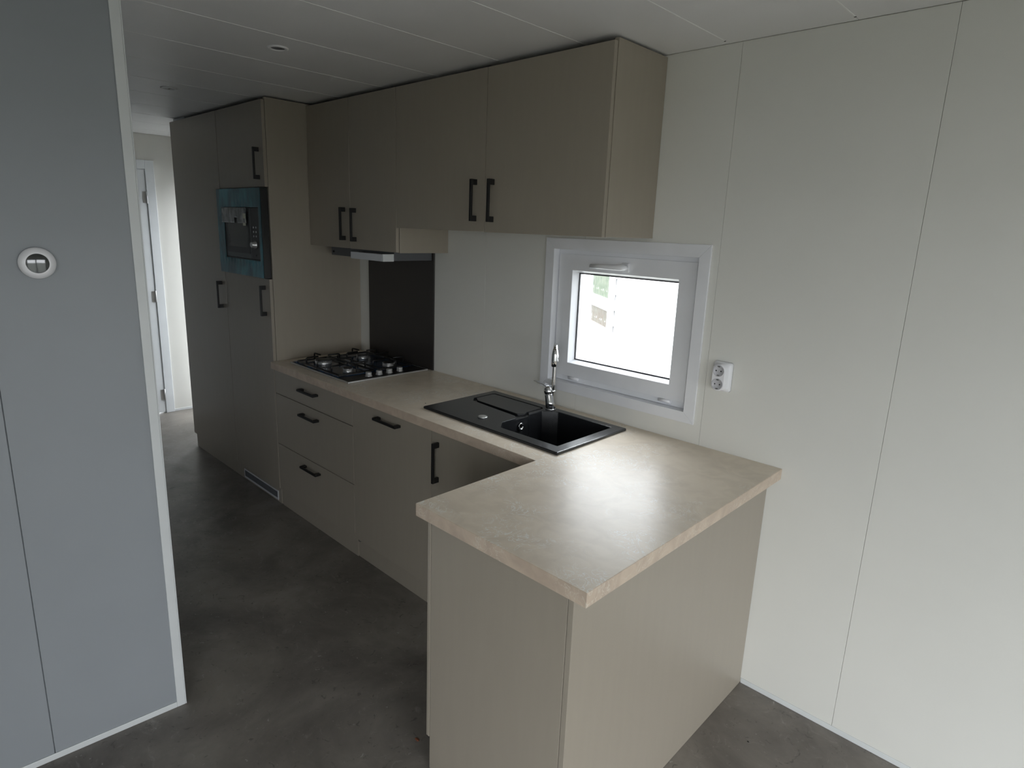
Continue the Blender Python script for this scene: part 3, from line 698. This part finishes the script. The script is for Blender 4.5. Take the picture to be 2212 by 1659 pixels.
# ------------------------------------------------------------------ wall socket
t = thing('wall_socket', 'white surface-mounted double wall socket right of the kitchen window', 'socket', (.934, 0, 1.147))
def rrect(x0, x1, z0, z1, r, n=6):
    P = []
    for cx_, cz_, a0 in ((x1-r, z1-r, 0), (x0+r, z1-r, 90), (x0+r, z0+r, 180), (x1-r, z0+r, 270)):
        for k in range(n+1):
            a = math.radians(a0+90*k/n); P.append((cx_+r*math.cos(a), cz_+r*math.sin(a)))
    return P
def loft(name, rings, m, parent, label=None):
    n = len(rings[0][0]); V, F = [], []
    for P, y in rings: V += [(a, y, b) for a, b in P]
    for i in range(len(rings)-1):
        for k in range(n): F.append((i*n+k, i*n+(k+1) % n, (i+1)*n+(k+1) % n, (i+1)*n+k))
    F.append(tuple(range(n))); F.append(tuple((len(rings)-1)*n+k for k in range(n)))
    o = mesh(name, V, F, m, parent, label=label); o.data.polygons.foreach_set('use_smooth', [len(p.vertices) == 4 for p in o.data.polygons]); return o
sx0, sx1, sz0, sz1 = .897, .971, 1.145, 1.258
loft('body', [(rrect(sx0, sx1, sz0, sz1, .010), -.0005), (rrect(sx0+.001, sx1-.001, sz0+.001, sz1-.001, .011), -.010), (rrect(sx0+.005, sx1-.006, sz0+.004, sz1-.004, .016), -.0135), (rrect(sx0+.009, sx1-.012, sz0+.0055, sz1-.0055, .021), -.0165),
              (rrect(sx0+.010, sx1-.013, sz0+.006, sz1-.006, .022), -.036), (rrect(sx0+.0125, sx1-.0155, sz0+.0085, sz1-.0085, .0218), -.0395)], SOCKM, t)
scx = (sx0+sx1)/2-.0015
for cz_ in (1.2270, 1.1765):
    s_ = lathe('outlet', (scx, -.0395, cz_), (0, -1, 0), [(.0215, 0), (.0215, .0012), (.0198, .0014), (.0192, .0004), (.002, .0004)], SOCKIN, t, 32)
    for dx in (-.0095, .0095): lathe('pin_hole', (scx+dx, -.0398, cz_), (0, -1, 0), [(.0027, 0), (.0027, .0004)], HOLE, s_, 12)
    for dz in (-.0165, .0165): box('earth_clip', scx-.0045, scx+.0045, -.0413, -.0398, cz_+dz-.002, cz_+dz+.002, PLUG, s_)

# ------------------------------------------------------------------ thermostat on the partition
tx, ty, tz = prot(-.2045, -1.8620, 1.573)
nx_ = Vector(prot(1-.2035, -1.5964, 0))-Vector(prot(-.2035, -1.5964, 0))
t = thing('thermostat', 'round white thermostat with dark display on the grey partition', 'thermostat', (tx, ty, tz))
c0 = Vector((tx, ty, tz))
lathe('housing', c0, nx_, [(.039, .0005), (.0425, .004), (.0435, .010), (.042, .016), (.036, .0205), (.0275, .0225), (.0268, .0222), (.0265, .0212)], SOCKM, t, 48)
lathe('display', c0, nx_, [(.0264, .0205), (.0264, .0216), (.0255, .0218), (.001, .0218)], LCD, t, 40, label='dark glossy display')

# ------------------------------------------------------------------ downlights
for i, (x, y, lab) in enumerate(((-.557, -.962, 'recessed ceiling downlight nearer the camera, dark inside its white ring'), (-1.779, -.958, 'recessed ceiling downlight farther back over the tall cabinets'))):
    t = thing('downlight', lab, 'ceiling light', (x, y, ZC-.008))
    lathe('ring', (x, y, ZC-.0005), (0, 0, -1), [(.040, 0), (.040, .003), (.034, .0055), (.027, .004), (.0265, 0)], CEIL, t, 36)
    lathe('lamp', (x, y, ZC-.0008), (0, 0, -1), [(.026, 0), (.026, .0012), (.001, .0012)], HOODG if i == 0 else STEEL, t, 28)
    if i: box('spring_clip', x-.010, x+.014, y-.004, y+.004, ZC-.0052, ZC-.0022, CHROME, t)

# ------------------------------------------------------------------ crumbs
def crumb(name, x, y, z, s, m, label, cat):
    rr = random.Random(int(x*1000)); n = 7
    V = [(x+s*math.cos(a)*rr.uniform(.6, 1.1), y+s*.7*math.sin(a)*rr.uniform(.6, 1.1), z+.0002) for a in [2*math.pi*k/n for k in range(n)]]
    V += [(v[0]*.6+x*.4, v[1]*.6+y*.4, z+s*.35) for v in V]
    F = [tuple(range(n)), tuple(range(n, 2*n))]+[(i, (i+1) % n, n+(i+1) % n, n+i) for i in range(n)]
    props(mesh(name, V, F, m), label, cat)
crumb('leaf_scrap', .501, -1.097, 0, .011, LEAF, 'brown leaf scrap on the floor at the foot of the peninsula cabinet', 'debris')
crumb('dirt_crumb', 1.298, -.270, 0, .005, HOLE, 'black dirt crumb on the floor between peninsula and back wall', 'debris')
crumb('dirt_crumb', -.262, -.462, ZW, .0045, HOLE, 'tiny dark crumb on the worktop left of the sink', 'debris')

# ------------------------------------------------------------------ outside: lawn and the neighbouring white house
structure(box('ground', -40, 40, -40, 40, -.65, -.55, GRAVEL))
structure(box('daylight_bounce_slab', -9, 3, .3, 3.2, -.549, -.53, BOUNCE))  # unseen pale slab added to bounce daylight up through window and hall opening
Pn = Vector((-2.616, 4.508, 0)); dn = Vector((-.79304, .60917, 0)); nn = Vector((-.60917, -.79304, 0))
def nb_(s, q, z): p = Pn+dn*s+nn*q; return (p.x, p.y, z)
house = thing('neighbour_house', 'white sided house outside beyond the kitchen window', 'house', nb_(1, -1.5, -.55))
S0, S1, HZ = -2.4, 2.05, 1.62
def nbox(name, s0, s1, q0, q1, z0, z1, m, parent, bevel=0, label=None):
    V, F = boxvf(s0, s1, q0, q1, z0, z1); return mesh(name, [nb_(*v) for v in V], F, m, parent, bevel=bevel, label=label)
nbox('wall', S0, S1, -3.2, -.03, -.549, HZ, SIDING, house)
k0 = .5235; pitch = .2045; z = k0-pitch*5
while z < HZ-.05:
    V = [nb_(s, q, zz) for s in (S0, S1) for q, zz in ((-.029, z), (.004, z+.002), (-.024, z+pitch), (-.029, z+pitch))]
    F = [(0, 1, 2, 3), (4, 5, 6, 7), (0, 1, 5, 4), (1, 2, 6, 5), (2, 3, 7, 6), (3, 0, 4, 7)]
    mesh('siding_board', V, F, SIDING, house); z += pitch
V = [nb_(s, q, zz) for s in (S0-.2, S1+.2) for q, zz in ((.25, HZ), (-1.6, HZ+.38), (-3.45, HZ), (-1.6, HZ-.02))]
mesh('roof', V, [(0, 1, 2, 3), (4, 5, 6, 7), (0, 1, 5, 4), (1, 2, 6, 5), (2, 3, 7, 6), (3, 0, 4, 7)], PLUG, house)
wf = cells('window', [.075, .20, 1.10, 1.235], [.335, .452, .702, .850, 1.42, 1.50], lambda i, j: not (i == 1 and j in (1, 3)), .0, .05, 'xy', SIDING, None)
# put the window grid (s, z, q) in place
for v in wf.data.vertices:
    pw = v.co+wf.location; v.co = Vector(nb_(pw.x, pw.z+.001, pw.y))-house.location
wf.location = (0, 0, 0); wf.parent = house
for (a, b, m) in ((.452, .702, REFL2), (.850, 1.42, REFL1)):
    n = 60; V = []; F = []
    for i in range(n+1):
        s = .20+.90*i/n; q = .006+.004*math.sin(i*1.15)+.002*math.sin(i*.4)
        for qq in (q, q-.004): V += [nb_(s, qq, a-.0), nb_(s, qq, b)]
    for i in range(n): 
        k = i*4; F += [(k, k+4, k+5, k+1), (k+2, k+3, k+7, k+6)]
    mesh('pane_reflection', V, F, m, wf, smooth=True)  # folded sheet behind the pane, painted with what the glass reflects
    nbox('pane', .201, 1.099, .018, .022, a+.001, b-.001, GLASS, wf)
